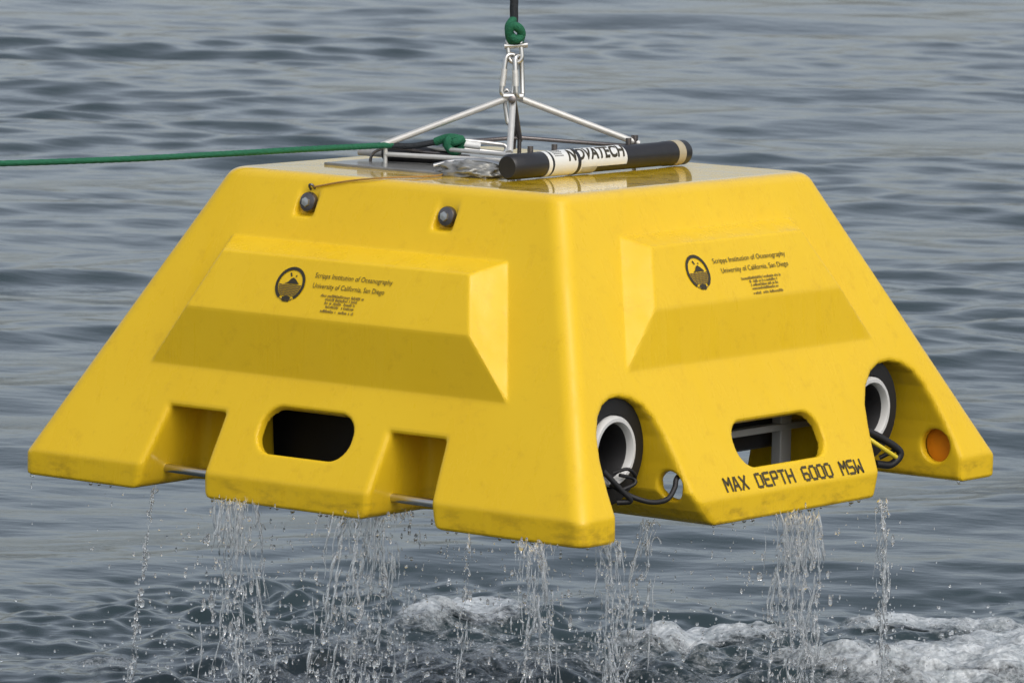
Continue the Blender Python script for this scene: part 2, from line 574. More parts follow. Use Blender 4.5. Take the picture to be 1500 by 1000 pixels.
# steel rods across the two fork pockets
for x0, x1 in ((-.545, -.27), (.175, .44)):
    MB().tube([(x0, -.80, .0475), (x1, -.80, .0455)], 0.0112, 16).build('pocket_rod', M_STEEL, lander)

# bolts with round heads on the left face
for uc, vc in ((-.2414, .7473), (.207, .7426)):
    p = fpt(FL, uc, vc + .004, -0.036)
    ax = np.array([0, -1, .12])
    b0 = MB().lathe(p, ax, [(-.02, .0), (-.02, .010), (.024, .010), (.024, .0)], 20).build('bolt', M_STEEL, lander)
    MB().lathe(p, ax, [(.006, .0), (.006, .020), (.012, .0255), (.030, .0265), (.037, .0235), (.040, .014), (.040, 0)], 28).build('bolt_head', M_DARKM, b0)
    MB().lathe(p, ax, [(.040, .0), (.040, .013), (.045, .012), (.046, 0)], 6).build('bolt_nut', M_STEEL, b0)
# small eye over the left bolt and the thin cord that runs from it over the edge
p = fpt(FL, -.238, .776, 0.0)
MB().tube(spline([p + np.array([-.006, 0.02, -.02]), p + np.array([-.004, -.006, .006]), p + np.array([.006, -.004, .008]), p + np.array([.008, .02, -.018])], 6), .0032, 8).build('cord_eye', M_DARKM, lander)
q0 = p + np.array([.006, -.002, .004])
MB().tube(spline([q0, fpt(FL, -.13, .802, .004), np.array([-.03, -.522, H_ + .003]), np.array([.02, -.40, H_ + .004]), np.array([.0, -.31, H_ + .004])], 10), .0022, 6).build('cord', M_CORD, lander)

# --- print: emblem, owner lines, depth rating (flat ink on the panels)
def to_face(Fr, u0, v0, nn, V2, F2, mb, sx=1.0, sy=1.0, shear=0.0):
    V2 = np.asarray(V2, float)
    W = [fpt(Fr, u0 + (x + shear * y) * sx, v0 + y * sy, nn) for x, y in V2[:, :2]]
    mb.add(W, F2)

def text_mesh(body, align='LEFT', heavy=0.0):
    cu = bpy.data.curves.new('lettering', 'FONT')
    cu.body = body; cu.size = 1.0; cu.align_x = align; cu.resolution_u = 3; cu.offset = heavy
    ob = bpy.data.objects.new('lettering', cu)
    COL.objects.link(ob)
    dg = bpy.context.evaluated_depsgraph_get()
    me = bpy.data.meshes.new_from_object(ob.evaluated_get(dg))
    V2 = np.array([v.co[:] for v in me.vertices]); F2 = [tuple(p.vertices) for p in me.polygons]
    bpy.data.objects.remove(ob); bpy.data.curves.remove(cu); bpy.data.meshes.remove(me)
    return V2, F2

def fit_text(Fr, body, u0, u1, v, hgt, nn, mb):
    V2, F2 = text_mesh(body)
    x0, x1 = V2[:, 0].min(), V2[:, 0].max()
    V2[:, 0] -= x0
    to_face(Fr, u0, v, nn, V2, F2, mb, (u1 - u0) / (x1 - x0), hgt)

def disc_strip(r0, r1, a0, a1, k=40):
    a = np.linspace(a0, a1, k)
    V2 = np.concatenate([np.stack([r0 * np.cos(a), r0 * np.sin(a)], 1), np.stack([r1 * np.cos(a), r1 * np.sin(a)], 1)])
    return V2, [(i, i + 1, k + i + 1, k + i) for i in range(k - 1)]

def emblem(Fr, u, v, nn, r, name='emblem'):
    mb = MB()
    def put(V2, F2): to_face(Fr, u, v, nn, V2, F2, mb)
    put(*disc_strip(r * .80, r * .98, R(-58), R(238)))               # outer band, open at the foot
    # headland and sky mark
    V2 = np.array([(-.42, .02), (-.2, .10), (-.05, .30), (.12, .38), (.30, .27), (.5, .10), (.58, .02)]) * r
    put(V2, [tuple(range(7))[::-1]])
    put(np.array([(-.22, .62), (-.12, .66), (-.02, .44), (-.10, .42)]) * r, [(0, 1, 2, 3)])
    put(np.array([(.22, .52), (.30, .52), (.28, .42), (.22, .42)]) * r, [(0, 1, 2, 3)])
    # ribbon foot
    put(np.array([(-.22, -.98), (.22, -1.0), (.30, -.74), (.0, -.66), (-.30, -.74)]) * r, [(0, 1, 2, 3, 4)])
    o = mb.build(name, M_INK, lander, smooth=False)
    mw = MB()
    for k in range(7):                                              # rows of waves in the lower half
        y = -.03 - k * .095
        w = math.sqrt(max(0, .76 ** 2 - y * y))
        nseg = 14
        xs = np.linspace(-w, w, nseg)
        top = [(x, y + .014 * math.sin(i * 2.1 + k)) for i, x in enumerate(xs)]
        bot = [(x, y - .062 + .012 * math.sin(i * 2.1 + k + 1)) for i, x in enumerate(xs)]
        to_face(Fr, u, v, nn, np.array(top + bot) * r, [(i, nseg + i, nseg + i + 1, i + 1) for i in range(nseg - 1)], mw)
    mr = mw
    to_face(Fr, u, v, nn, disc_strip(r * .90, r * .96, R(-120), R(-62), 12)[0], disc_strip(1, 1, 0, 1, 12)[1], mr)
    mw.build('emblem_waves', M_INKSOFT, o, smooth=False)

def fine_print(Fr, rows, nn, seed):
    """the unreadable small lines: ranks of tiny strokes"""
    rs = random.Random(seed)
    mb = MB()
    for u0, u1, v in rows:
        u = u0
        while u < u1:
            w = rs.uniform(.0016, .0030); h = rs.choice((.0052, .0052, .0074))
            if rs.random() > .14:
                to_face(Fr, u, v, nn, [(0, 0), (w, 0), (w, h), (0, h)], [(0, 1, 2, 3)], mb)
            u += w + rs.uniform(.0012, .0020)
    mb.build('fine_print', M_INKSOFT, lander, smooth=False)

emblem(FL, -.143, .492, .0742, .047)
emblem(FR, -.175, .566, .0522, .047)
for Fr, nn, u0, u1, v1, ua, ub, v2 in ((FL, .0742, -.072, .174, .516, -.070, .158, .489), (FR, .0522, -.100, .212, .583, -.078, .210, .556)):
    mb = MB()
    fit_text(Fr, 'Scripps Institution of Oceanography', u0, u1, v1, .0190, nn, mb)
    fit_text(Fr, 'University of California, San Diego', ua, ub, v2, .0190, nn, mb)
    mb.build('owner_lettering', M_INKWORN, lander, smooth=False)
fine_print(FL, [(-.035, .100, .468), (-.018, .083, .4585), (-.016, .080, .449), (-.014, .078, .4395), (-.022, .080, .4275)], .0742, 1)
fine_print(FR, [(-.012, .165, .532), (.022, .140, .5225), (.024, .138, .513), (.024, .136, .5035), (.022, .150, .491)], .0522, 2)

# stencilled depth rating: strokes on a 4 x 6 grid with stencil bridges
GLY = {'M': [(0, 0, 0, 6), (4, 0, 4, 6), (0, 6, 2, 3), (2, 3, 4, 6)], 'A': [(0, 0, 1.6, 6), (4, 0, 2.4, 6), (1.2, 2, 2.8, 2)],
       'X': [(0, 0, 1.7, 2.6), (2.3, 3.4, 4, 6), (0, 6, 1.7, 3.4), (2.3, 2.6, 4, 0)], 'D': [(0, 0, 0, 6), (.8, 6, 3, 6), (.8, 0, 3, 0), (4, .8, 4, 5.2)],
       'E': [(0, 0, 0, 6), (.9, 6, 4, 6), (.9, 3, 3.2, 3), (.9, 0, 4, 0)], 'P': [(0, 0, 0, 6), (.9, 6, 3.6, 6), (4, 3.4, 4, 5.8), (.9, 3, 3.6, 3)],
       'T': [(2, 0, 2, 5), (0, 6, 1.6, 6), (2.4, 6, 4, 6)], 'H': [(0, 0, 0, 6), (4, 0, 4, 6), (.9, 3, 3.1, 3)],
       '6': [(0, .5, 0, 5.5), (.8, 6, 3.8, 6), (.8, 0, 3.2, 0), (4, .5, 4, 2.6), (.9, 3, 3.2, 3)],
       '0': [(0, .7, 0, 5.3), (4, .7, 4, 5.3), (.7, 6, 3.3, 6), (.7, 0, 3.3, 0)],
       'S': [(.5, 6, 4, 6), (0, 3.6, 0, 5.6), (.4, 3, 3.6, 3), (4, .5, 4, 2.5), (0, 0, 3.5, 0)],
       'W': [(0, 0, 0, 6), (4, 0, 4, 6), (0, 0, 2, 3), (2, 3, 4, 0)]}
gw, gh, st = .0232 / 4, .0335 / 6, .0034
for i, ch in enumerate('MAX DEPTH 6000 MSW'):
    if ch == ' ': continue
    u0 = -.305 + i * .0330
    v0 = .0155 - i * .00045
    mb = MB()
    for x0, y0, x1, y1 in GLY[ch]:
        a, c = np.array([x0 * gw, y0 * gh]), np.array([x1 * gw, y1 * gh])
        dd = (c - a) / np.linalg.norm(c - a); pp = np.array([-dd[1], dd[0]]) * st
        a = a - dd * st * .6; c = c + dd * st * .6
        to_face(FR, u0, v0, .0015, [a - pp, c - pp, c + pp, a + pp], [(0, 1, 2, 3)], mb, shear=-.06)
    mb.build('depth_letter', M_INKWORN, lander, smooth=False)

# --- instrument housings lying in the two arches, each with a white ring and cables
def housing(y, z, seed):
    o = MB().lathe((.57, y, z), (1, 0, 0), [(0, 0), (0, .120), (.16, .120), (.16, .130), (.177, .133), (.182, .128), (.182, .092), (.178, .090), (.07, .088), (.07, 0)], 48).build('instrument_housing', M_RUBBER, lander)
    MB().lathe((.752, y, z), (1, 0, 0), [(-.05, .066), (-.02, .067), (.006, .069), (.012, .073), (.012, .081), (.006, .0865), (-.006, .087)], 48).build('white_ring', M_WHITE, o)
    MB().lathe((.752, y, z), (1, 0, 0), [(-.10, .0), (-.10, .0655), (-.008, .0655), (-.006, .0672)], 36).build('bore', M_RUBBER, o)
    return o
H1 = housing(-.594, .192, 1)
H2 = housing(.510, .195, 2)
# cables of the front arch: bundle from the white ring to the hole in the arch wall
def cable(name, pts, r, material, parent):
    return MB().tube(spline(pts, 10), r, 10).build(name, material, parent)
cable('cable', [(.70, -.64, .15), (.775, -.60, .105), (.80, -.575, .085), (.83, -.535, .070), (.845, -.49, .074), (.846, -.462, .098), (.842, -.450, .118), (.83, -.42, .125)], .0065, M_RUBBER, lander)
cable('cable', [(.77, -.585, .135), (.785, -.55, .125), (.79, -.55, .112), (.775, -.585, .098)], .0045, M_RUBBER, lander)
cable('cable', [(.765, -.645, .15), (.79, -.60, .10), (.80, -.578, .075), (.775, -.60, .07)], .007, M_RUBBER, lander)
cable('cable', [(.762, -.60, .14), (.785, -.575, .15), (.79, -.55, .135), (.775, -.53, .11)], .0045, M_RUBBER, lander)
cable('cable', [(.765, .47, .15), (.79, .53, .12), (.81, .575, .085), (.80, .55, .055), (.785, .50, .06)], .010, M_RUBBER, lander)
cable('cable', [(.765, .47, .135), (.80, .50, .105), (.815, .55, .075)], .006, M_YCABLE, lander)
cable('cable', [(.765, .51, .125), (.79, .55, .11), (.80, .57, .095), (.77, .54, .07)], .006, M_RUBBER, lander)
# added disc behind the far arch hole, its orange painting the lit shell inside
MB().lathe((.816, .765, .0885), (0, 1, 0), [(0, 0), (0, .05), (.006, .05), (.006, 0)], 32).build('lit_shell_disc', M_ORANGE, lander)

# things seen through the slots: frame posts, dark cases, cross beam
def onx(px, py, x):
    v = ray(px, py)
    return CAM_POS + v * ((x - CAM_POS[0]) / v[0])
p0, p1 = onx(1140, 640, .70), onx(1156, 640, .70)
MB().box((.67, p0[1], .0), (.70, p1[1], .52)).build('frame_post', M_PALE, lander, False, .004)
q0, q1 = onx(1076, 622, .70), onx(1150, 629, .70)
MB().box((.672, q0[1] - .1, q1[2]), (.702, p1[1] + .1, q1[2] + .018)).build('frame_beam', M_PALE, lander, False, .003)
p0, p1 = onx(1072, 668, .66), onx(1138, 600, .66)
MB().box((.48, p0[1] - .05, p0[2] + .006), (.655, p1[1], .26)).build('battery_case', M_BLACK, lander, False, .012)
MB().box((-.66, -.61, .02), (.12, -.42, .40)).build('battery_case', M_RUBBER, lander, False, .012)

# --- lifting bail on the roof: four rods, base ring, apex
bail = MB()
APX = np.array([-.0325, .0017, .985])
BL, BR, BF, BB = np.array([-.281, -.2095, .8522]), np.array([.159, .272, .8613]), np.array([.0581, -.1251, .8557]), np.array([-.0958, .1133, .8641])
low = lambda P: np.array([P[0], P[1], H_ + .030])
MB().tube([low(BR), low(BF), low(BL)], .0062, 10).build('base_ring', M_GALV, lander)
MB().tube([BR + np.array([0, 0, -.012]), BB, BB * .55 + BL * .45 + np.array([0, 0, -.004])], .0055, 10).build('base_ring', M_DARKM, lander)
for P in (BL, BR, BF, BB):
    d = (APX - P) / np.linalg.norm(APX - P)
    MB().tube([P - d * .012, APX - d * .018 + np.array([0, 0, -.004])], .0085 if P is not BB else .0070, 14).build('bail_rod', M_GALV if P is not BB else M_DARKM, lander)
for P in (BL, BR, BF, BB):
    MB().tube([P + np.array([0, 0, .004]), np.array([P[0], P[1], H_ - .004])], .0055, 10).build('bail_post', M_GALV if P is not BB else M_DARKM, lander)
MB().tube([BR + np.array([0, 0, -.006]), BR + np.array([0, 0, .018])], .009, 12).build('rod_clamp', M_DARKM, lander)
MB().tube([APX + np.array([-.02, -.016, -.006]), APX + np.array([.02, .016, -.006])], .0105, 14).build('apex_pin', M_STEEL, lander)
MB().lathe(APX + np.array([.014, -.022, -.012]), (.6, -.78, .1), [(0, 0), (0, .0105), (.016, .0105), (.018, .006), (.018, 0)], 8).build('apex_bolt', M_DARKM, lander)
MB().tube([BB + np.array([-.016, -.012, -.03]), BB + np.array([-.014, -.012, .03])], .011, 10).build('ring_clamp', M_DARKM, lander)
# flat grey plate let into the roof
MB().box((-.40, -.315, H_ - .006), (.13, .31, H_ + .007)).build('roof_plate', M_PLATE, lander, False, .003)

# ---------------------------------------------------------------- things on the roof
def top_thing(name, loc, label, cat):
    return tag(empty(name, loc), label, cat)

# beacon tube with its white label
BZ, BRAD = H_ + .0345, .0325
bo = top_thing('beacon_tube', (.205, .05, H_), 'black recovery beacon tube with white lettered label lying along the roof edge', 'beacon')
bx = .205
y0, y1 = -.325, .428
keep(MB().lathe((bx, y0, BZ), (0, 1, 0), [(0, 0), (0, .027), (.008, .0325), (.13, .0325), (.135, .0312), (y1 - y0 - .10, .0312), (y1 - y0 - .095, .0325), (y1 - y0 - .008, .0325), (y1 - y0, .028), (y1 - y0, 0)], 40).build('tube', M_BLACK), bo)
def band(ya, yb, r, material, name, a0=0, a1=360):
    mb = MB()
    a = np.linspace(R(a0), R(a1), 48)
    V_, F_ = [], []
    for yy, rr_ in ((ya, r - .001), (ya, r), (yb, r), (yb, r - .001)):
        V_.append(np.stack([bx + rr_ * np.cos(a), np.full_like(a, yy), BZ + rr_ * np.sin(a)], 1))
    for i in range(3):
        for j in range(47):
            F_.append((i * 48 + j, i * 48 + j + 1, (i + 1) * 48 + j + 1, (i + 1) * 48 + j))
    mb.add(np.concatenate(V_), F_)
    return keep(mb.build(name, material), bo)
band(-.192, -.178, .0334, M_LABEL, 'white_band')
band(-.168, .008, .0328, M_LABEL, 'label', -100, 120)
band(.0081, .137, .0328, M_LABEL, 'label', -24, 120)
band(-.072, -.060, .0340, M_BLACK, 'strap')
band(-.052, .012, .0331, M_SILVER, 'silver_sticker', -95, -22)
band(.365, .395, .0333, M_TAN, 'tan_band')
for yy in (-.215, -.115, .20):
    keep(MB().tube([(bx - .012, yy, BZ + .026), (bx - .012, yy, BZ + .047)], .0075, 10).build('clamp_screw', M_DARKM), bo)
keep(MB().tube([(bx, y1, BZ), (bx, y1 + .012, BZ)], .012, 12).build('end_stud', M_DARKM), bo)
# lettering wrapped round the tube: letters stand with their feet towards the viewer side
V2, F2 = text_mesh('NOVATECH', heavy=.035)
_bm = bmesh.new()
_vs = [_bm.verts.new(p) for p in V2]
for f in F2: _bm.faces.new([_vs[i] for i in f])
hmax = V2[:, 1].max(); x0_, x1_ = V2[:, 0].min(), V2[:, 0].max()
for k in range(1, 16):
    bmesh.ops.bisect_plane(_bm, geom=_bm.verts[:] + _bm.edges[:] + _bm.faces[:], plane_co=(0, hmax * k / 16, 0), plane_no=(0, 1, 0))
_bm.verts.index_update()
V2 = np.array([v.co[:] for v in _bm.verts]); F2 = [tuple(v.index for v in f.verts) for f in _bm.faces]; _bm.free()
mb = MB()
W = []
for x, y, _ in V2:
    yy = -.110 + (x - x0_) / (x1_ - x0_) * .236 + .012 * (y / hmax)
    ang = R(14) + (y / hmax) * R(66)
    W.append((bx + .0333 * math.cos(ang), yy, BZ + .0333 * math.sin(ang)))
mb.add(W, F2)
keep(mb.build('beacon_lettering', M_INK, smooth=False), bo)
mb = MB()
rs = random.Random(4)
for k in range(6):
    a0 = R(38 + k * 11)
    yy = -.160
    while yy < -.125:
        w = rs.uniform(.002, .006)
        mb.add([(bx + .0334 * math.cos(a), y_, BZ + .0334 * math.sin(a)) for a, y_ in ((a0, yy), (a0, yy + w), (a0 + R(5), yy + w), (a0 + R(5), yy))], [(0, 1, 2, 3)])
        yy += w + .002
keep(mb.build('fine_print', M_INK, smooth=False), bo)

# second, smaller black tube left of it
t2 = top_thing('sensor_tube', (-.23, -.11, H_), 'short black tube lying on the roof under the green tag line', 'tube')
keep(MB().lathe((-.335, -.150, H_ + .027), (.95, .28, 0), [(0, 0), (0, .017), (.006, .021), (.20, .021), (.21, .016), (.21, 0)], 28).build('tube_body', M_BLACK), t2)
keep(MB().lathe((-.345, -.153, H_ + .027), (.95, .28, 0), [(-.06, 0), (-.06, .010), (.01, .012), (.01, 0)], 20).build('tube_stem', M_GREY), t2)
# thin black hoop standing on the roof
hp = [np.array([-.34, -.20, H_ - .02]), np.array([-.335, -.2, H_ + .022]), np.array([-.31, -.19, H_ + .040]), np.array([-.27, -.17, H_ + .043]), np.array([-.20, -.13, H_ + .036]), np.array([-.1, -.09, H_ + .03])]
o = MB().tube(spline(hp, 10), .004, 8).build('bent_wire', M_DARKM)
tag(o, 'thin dark bent wire rising from the roof beside the short black tube', 'wire')

# heap of shackles, tape and crumpled plastic between the tubes
def lump(name, c, rad, seed, material, label, cat, amp=.35, sub=4):
    import bmesh
    bm = bmesh.new()
    bmesh.ops.create_icosphere(bm, subdivisions=sub, radius=1)
    from mathutils import noise
    for v_ in bm.verts:
        d = noise.fractal(v_.co * 2.2 + Vector((seed, 0, 0)), 1, 2, 4) * amp + abs(noise.noise(v_.co * 5 + Vector((seed, 2, 0)))) * amp * .5
        v_.co = v_.co * (1 + d)
        v_.co = Vector((v_.co.x * rad[0], v_.co.y * rad[1], v_.co.z * rad[2])) + Vector(c)
    me = bpy.data.meshes.new(name); bm.to_mesh(me); bm.free()
    me.materials.append(material)
    me.polygons.foreach_set('use_smooth', [True] * len(me.polygons))
    ob = bpy.data.objects.new(name, me); COL.objects.link(ob)
    return tag(ob, label, cat)
M_WRAP = simple('crumpled_wrap', (0.27, 0.27, 0.25), 0.28, 0.35, 0.75, 45)
lump('crumpled_wrap', (.045, -.285, H_ + .012), (.085, .05, .022), 3.3, M_WRAP, 'crumpled silvery wrapping lying against the left end of the beacon tube', 'wrapping', .55)
o = MB().tube(spline([(-.05, -.30, H_ + .02), (.0, -.26, H_ + .035), (.07, -.24, H_ + .036), (.13, -.25, H_ + .03), (.17, -.29, H_ + .025)], 8), .006, 10).build('steel_link', M_STEEL)
tag(o, 'bent steel rod lying over the crumpled wrapping on the roof', 'rod')
# two dull flat bars of the roof frame by the ring
for a, c in (((-.30, -.10, H_ + .045), (.10, -.17, H_ + .05)),):
    MB().tube([a, c], .0055, 8).build('roof_bar', M_GALV, lander)

# ---------------------------------------------------------------- lifting gear above the bail
DC = 14.2814
def link(c0, c1, w, r, face_dir):
    """closed oval link from c0 to c1"""
    c0, c1 = np.asarray(c0, float), np.asarray(c1, float)
    ax = c1 - c0; L = np.linalg.norm(ax); ax /= L
    sd_ = np.asarray(face_dir, float); sd_ = sd_ - ax * (sd_ @ ax); sd_ /= np.linalg.norm(sd_)
    pts = []
    for a in np.linspace(0, 2 * np.pi, 40, endpoint=False):
        cx, sx_ = math.cos(a), math.sin(a)
        s = np.sign(sx_) * min(1, abs(sx_) * 1.0)
        lo = (L / 2 - w) * (1 if cx > 0 else -1) if abs(cx) > 1e-6 else 0
        pts.append((c0 + c1) / 2 + ax * (lo + w * cx) + sd_ * w * s)
    pts.append(pts[0]); pts.append(pts[1])
    return np.array(pts)
RGT = CAM_R[0]
sh = top_thing('shackle', tuple(at(750, 75, DC)), 'bright steel shackle at the foot of the green knot', 'shackle')
keep(MB().tube(link(at(748, 54, DC), at(752, 92, DC), .017, 0, RGT), .0062, 12, False).build('bow', M_STEEL), sh)
keep(MB().tube([at(735, 68, DC), at(769, 66, DC)], .0075, 12).build('pin', M_STEEL), sh)
for (a, c, w, side, lab) in (((746, 80), (738, 142), .0155, RGT + .35 * CAM_R[2], 'left of two steel snap hooks joining shackle and bail'), ((755, 82), (757, 142), .0135, RGT * .7 + .9 * CAM_R[2], 'right of two steel snap hooks joining shackle and bail, browner and seen edge on')):
    s0 = top_thing('snap_hook', tuple(at(*a, DC)), lab, 'snap hook')
    s0['group'] = 'steel snap hooks above the bail'
    A0, A1 = at(*a, DC), at(*c, DC)
    keep(MB().tube(link(A0, A1, w, 0, side), .0065, 12, False).build('hook_body', M_STEEL), s0)
    keep(MB().tube([A0 + (A1 - A0) * .35 - side * w * .9, A0 + (A1 - A0) * .75 - side * w * .9], .008, 10).build('gate', M_GALV), s0)
s0 = top_thing('swivel_link', tuple(at(742, 150, DC + .02)), 'dull narrow steel link hanging below the apex of the bail', 'link')
keep(MB().tube(link(at(737, 132, DC + .02), at(744, 182, DC + .02), .0075, 0, RGT), .0055, 10, False).build('link_body', M_STEEL), s0)

# hoisting rope with green knot
rp = top_thing('hoist_rope', tuple(at(749, 40, DC)), 'dark hoisting rope tied with a green knot above the shackle', 'rope')
keep(MB().tube(np.linspace(at(750, -420, DC), at(749, 34, DC), 60), .0110, 12, True, twist=.9).build('rope', M_BLUEBLK), rp)
def kpt(px, py, dd=0.0): return at(px, py, DC + dd)
keep(MB().tube(spline([kpt(749, 28), kpt(742, 38, -.015), kpt(743, 50, -.012), kpt(752, 58, -.02), kpt(760, 52, -.012), kpt(757, 42, -.022), kpt(748, 38, -.024), kpt(742, 46, -.02), kpt(744, 58, -.008), kpt(750, 62, .008), kpt(758, 58, .012), kpt(759, 46, .015), kpt(750, 38, .016)], 8), .0112, 12).build('knot', M_GREEN), rp)

# tag line running off to the left
KD = DC + 0.0
tl = top_thing('tag_line', tuple(at(660, 211, KD)), 'green tag line stretched to the left from a knot on the roof', 'rope')
pts = [at(-1400, 252, KD - .9), at(-600, 246, KD - .6), at(-100, 241.5, KD - .3), at(150, 234.5, KD - .18), at(320, 226, KD - .1), at(450, 218.5, KD - .05), at(572, 212.5, KD)]
keep(MB().tube(spline(pts, 40), .0078, 12, True, twist=.8).build('rope', M_GREEN), tl)
keep(MB().tube(spline([at(566, 213, KD), at(600, 214, KD), at(642, 207, KD)], 10), .0078, 12).build('sleeve', M_BLUEBLK), tl)
keep(MB().tube(spline([at(634, 208, KD), at(648, 203, KD - .01), at(660, 202, KD - .02), at(672, 206, KD - .01), at(671, 217, KD), at(661, 222, KD - .015), at(652, 214, KD - .022), at(655, 204, KD - .02), at(666, 206, KD + .012), at(670, 212, KD + .015), at(660, 218, KD + .014), at(650, 212, KD + .006), at(662, 208, KD - .024), at(674, 204, KD - .012)], 8), .0108, 12).build('knot', M_GREEN), tl)
th = top_thing('tag_line_hook', tuple(at(695, 214, KD)), 'silver snap hook between the green tag line knot and the bail', 'snap hook')
keep(MB().tube(link(at(668, 211, KD), at(738, 219, KD), .011, 0, CAM_R[1]), .0058, 12, False).build('hook_body', M_STEEL), th)
keep(MB().tube([at(676, 211, KD - .005), at(700, 214, KD - .005)], .0085, 12).build('hook_sleeve', M_LABEL), th)

# ---------------------------------------------------------------- falling water
M_DROP, n, l, b = mat('falling_water')
b.inputs['Base Color'].default_value = (0.97, 0.985, 0.99, 1)
b.inputs['Roughness'].default_value = 0.03
b.inputs['IOR'].default_value = 1.333
b.inputs['Transmission Weight'].default_value = 0.90

import bmesh
_bm = bmesh.new(); bmesh.ops.create_icosphere(_bm, subdivisions=2, radius=1)
ICV = np.array([v.co[:] for v in _bm.verts]); ICF = np.array([[v.index for v in f.verts] for f in _bm.faces]); _bm.free()
_bm = bmesh.new(); bmesh.ops.create_icosphere(_bm, subdivisions=1, radius=1)
ICV1 = np.array([v.co[:] for v in _bm.verts]); ICF1 = np.array([[v.index for v in f.verts] for f in _bm.faces]); _bm.free()

class Tri:
    def __init__(s): s.v, s.f, s.n = [], [], 0
    def add(s, V_, F_):
        s.v.append(V_); s.f.append(np.asarray(F_) + s.n); s.n += len(V_)
    def drop(s, c, r, stretch=1.0, low=False):
        v_, f_ = (ICV1, ICF1) if low else (ICV, ICF)
        k = np.array([r, r, r * stretch])
        q = v_ * k
        w = rng.normal(0, .18, 3)
        q = q * (1 + .22 * np.sin(v_ @ (w * 12 + 1) + rng.random() * 6)[:, None])
        s.add(q + c, f_)
    def strand(s, pts, rad, seg=6):
        k = len(pts)
        a = np.linspace(0, 2 * np.pi, seg, endpoint=False) + rng.random() * 6
        off = np.stack([np.cos(a), np.sin(a), 0 * a], 1)
        V_ = (pts[:, None, :] + off[None] * rad[:, None, None]).reshape(-1, 3)
        i, j = np.meshgrid(np.arange(k - 1), np.arange(seg), indexing='ij'); j2 = (j + 1) % seg
        q0_, q1_, q2_, q3_ = i * seg + j, (i + 1) * seg + j, (i + 1) * seg + j2, i * seg + j2
        s.add(V_, np.concatenate([np.stack([q0_, q3_, q2_], -1).reshape(-1, 3), np.stack([q0_, q2_, q1_], -1).reshape(-1, 3)]))
    def build(s, name, material):
        return mesh_np(name, np.concatenate(s.v), np.concatenate(s.f), material)

def smooth_walk(k, step):
    w = np.cumsum(rng.normal(0, step, (k, 2)), 0)
    ker = np.ones(5) / 5
    return np.stack([np.convolve(w[:, i], ker, 'same') for i in (0, 1)], 1)

def stream(top, drift, w0, w1, strands, drops, label, rmax=.0042, zend=ZW + .02):
    """a falling stream: broken strands and drops between the rim and the sea"""
    T = Tri()
    top = np.array(top) + np.array([0, 0, .018])
    L = top[2] - zend
    def centre(t):      # t = 0 at the rim, 1 at the sea
        return top + np.array([RH[0] * drift * t, RH[1] * drift * t, -L * t])
    for i in range(int(strands * 2.4)):
        t0 = rng.random() * .03 if rng.random() < .16 else rng.random() ** 1.1 * .98
        ln = (rng.uniform(.012, .05) if rng.random() < .72 else rng.uniform(.06, .20))
        k = max(7, int(ln * L / .006))
        t = np.linspace(t0, min(1, t0 + ln), k)
        off = rng.normal(0, .55, 2)
        width = w0 + (w1 - w0) * t
        base = np.array([centre(q) for q in t])
        wk = smooth_walk(k, .0016) + np.linspace(-1, 1, k)[:, None] * rng.normal(0, .0035, 2)[None]
        base[:, :2] += off[None] * width[:, None] * .62 + wk
        rad = rmax * (.30 + 1.05 * rng.random() ** 2.2) * (.40 + .60 * np.abs(np.sin(np.linspace(0, rng.uniform(3, 14), k) + rng.random() * 6)))
        rad *= np.clip(np.minimum(np.arange(k), np.arange(k)[::-1]) / 3, .05, 1)
        T.strand(base, rad)
    for i in range(strands // 7):           # torn loops and webs between the strands
        t = rng.random() * .9
        c = centre(t); width = w0 + (w1 - w0) * t
        c[:2] += rng.normal(0, .3, 2) * width
        k = 22
        a = np.linspace(0, rng.uniform(2.5, 5.6), k) + rng.random() * 6
        rx, rz = rng.uniform(.005, .014), rng.uniform(.010, .03)
        dv = rng.normal(0, 1, 2); dv /= np.linalg.norm(dv)
        p = np.stack([c[0] + dv[0] * rx * np.cos(a), c[1] + dv[1] * rx * np.cos(a), c[2] + rz * np.sin(a)], 1)
        T2 = MB().tube(p, rmax * .42 * (.5 + .5 * np.abs(np.sin(a * 2.3))), 6)
        vv = np.concatenate(T2.v); ff = [q for q in T2.f if len(q) == 4]
        T.add(vv, np.array([(q[0], q[1], q[2]) for q in ff] + [(q[0], q[2], q[3]) for q in ff]))
    for i in range(int(drops * 2.6)):
        t = rng.random() ** .8
        c = centre(t)
        width = w0 + (w1 - w0) * t
        c[:2] += rng.normal(0, .6, 2) * width * .95
        T.drop(c, rng.uniform(.0012, .0040) * (1 if rng.random() < .85 else 1.7), rng.uniform(1, 3.2), True)
    o = T.build('water_stream', M_DROP)
    tag(o, label, kind='stuff')

stream(onz(222, 716, .0), -.085, .006, .012, 14, 60, 'thin string of beads falling farthest left, below the outer corner of the hull', .0036)
stream(onz(342, 738, .005), .01, .085, .15, 150, 150, 'broad broken curtain of water below the left rod pocket', .0042)
stream(onz(540, 752, .005), -.03, .13, .21, 210, 230, 'widest lacy curtain of water, under the right rod pocket', .0042)
stream(onz(683, 790, .0), -.03, .008, .03, 22, 40, 'thin drip line between the widest curtain and the front corner', .0034)
stream(onz(780, 801, .0), .02, .06, .14, 120, 110, 'medium stream falling just left of the front corner', .0042)
stream(onz(890, 798, .0), .03, .04, .10, 80, 90, 'stringy stream falling just right of the front corner', .0042)
stream(onz(948, 768, .0), -.10, .03, .10, 40, 50, 'slanting spurt of water pouring out of the front arch', .0050)
stream(onz(1162, 756, .005), .01, .085, .12, 190, 170, 'dense column of water under the depth lettering', .0044)
stream(onz(1288, 738, .0), .03, .018, .03, 46, 60, 'bright narrow jet at the edge of the far arch', .0050)

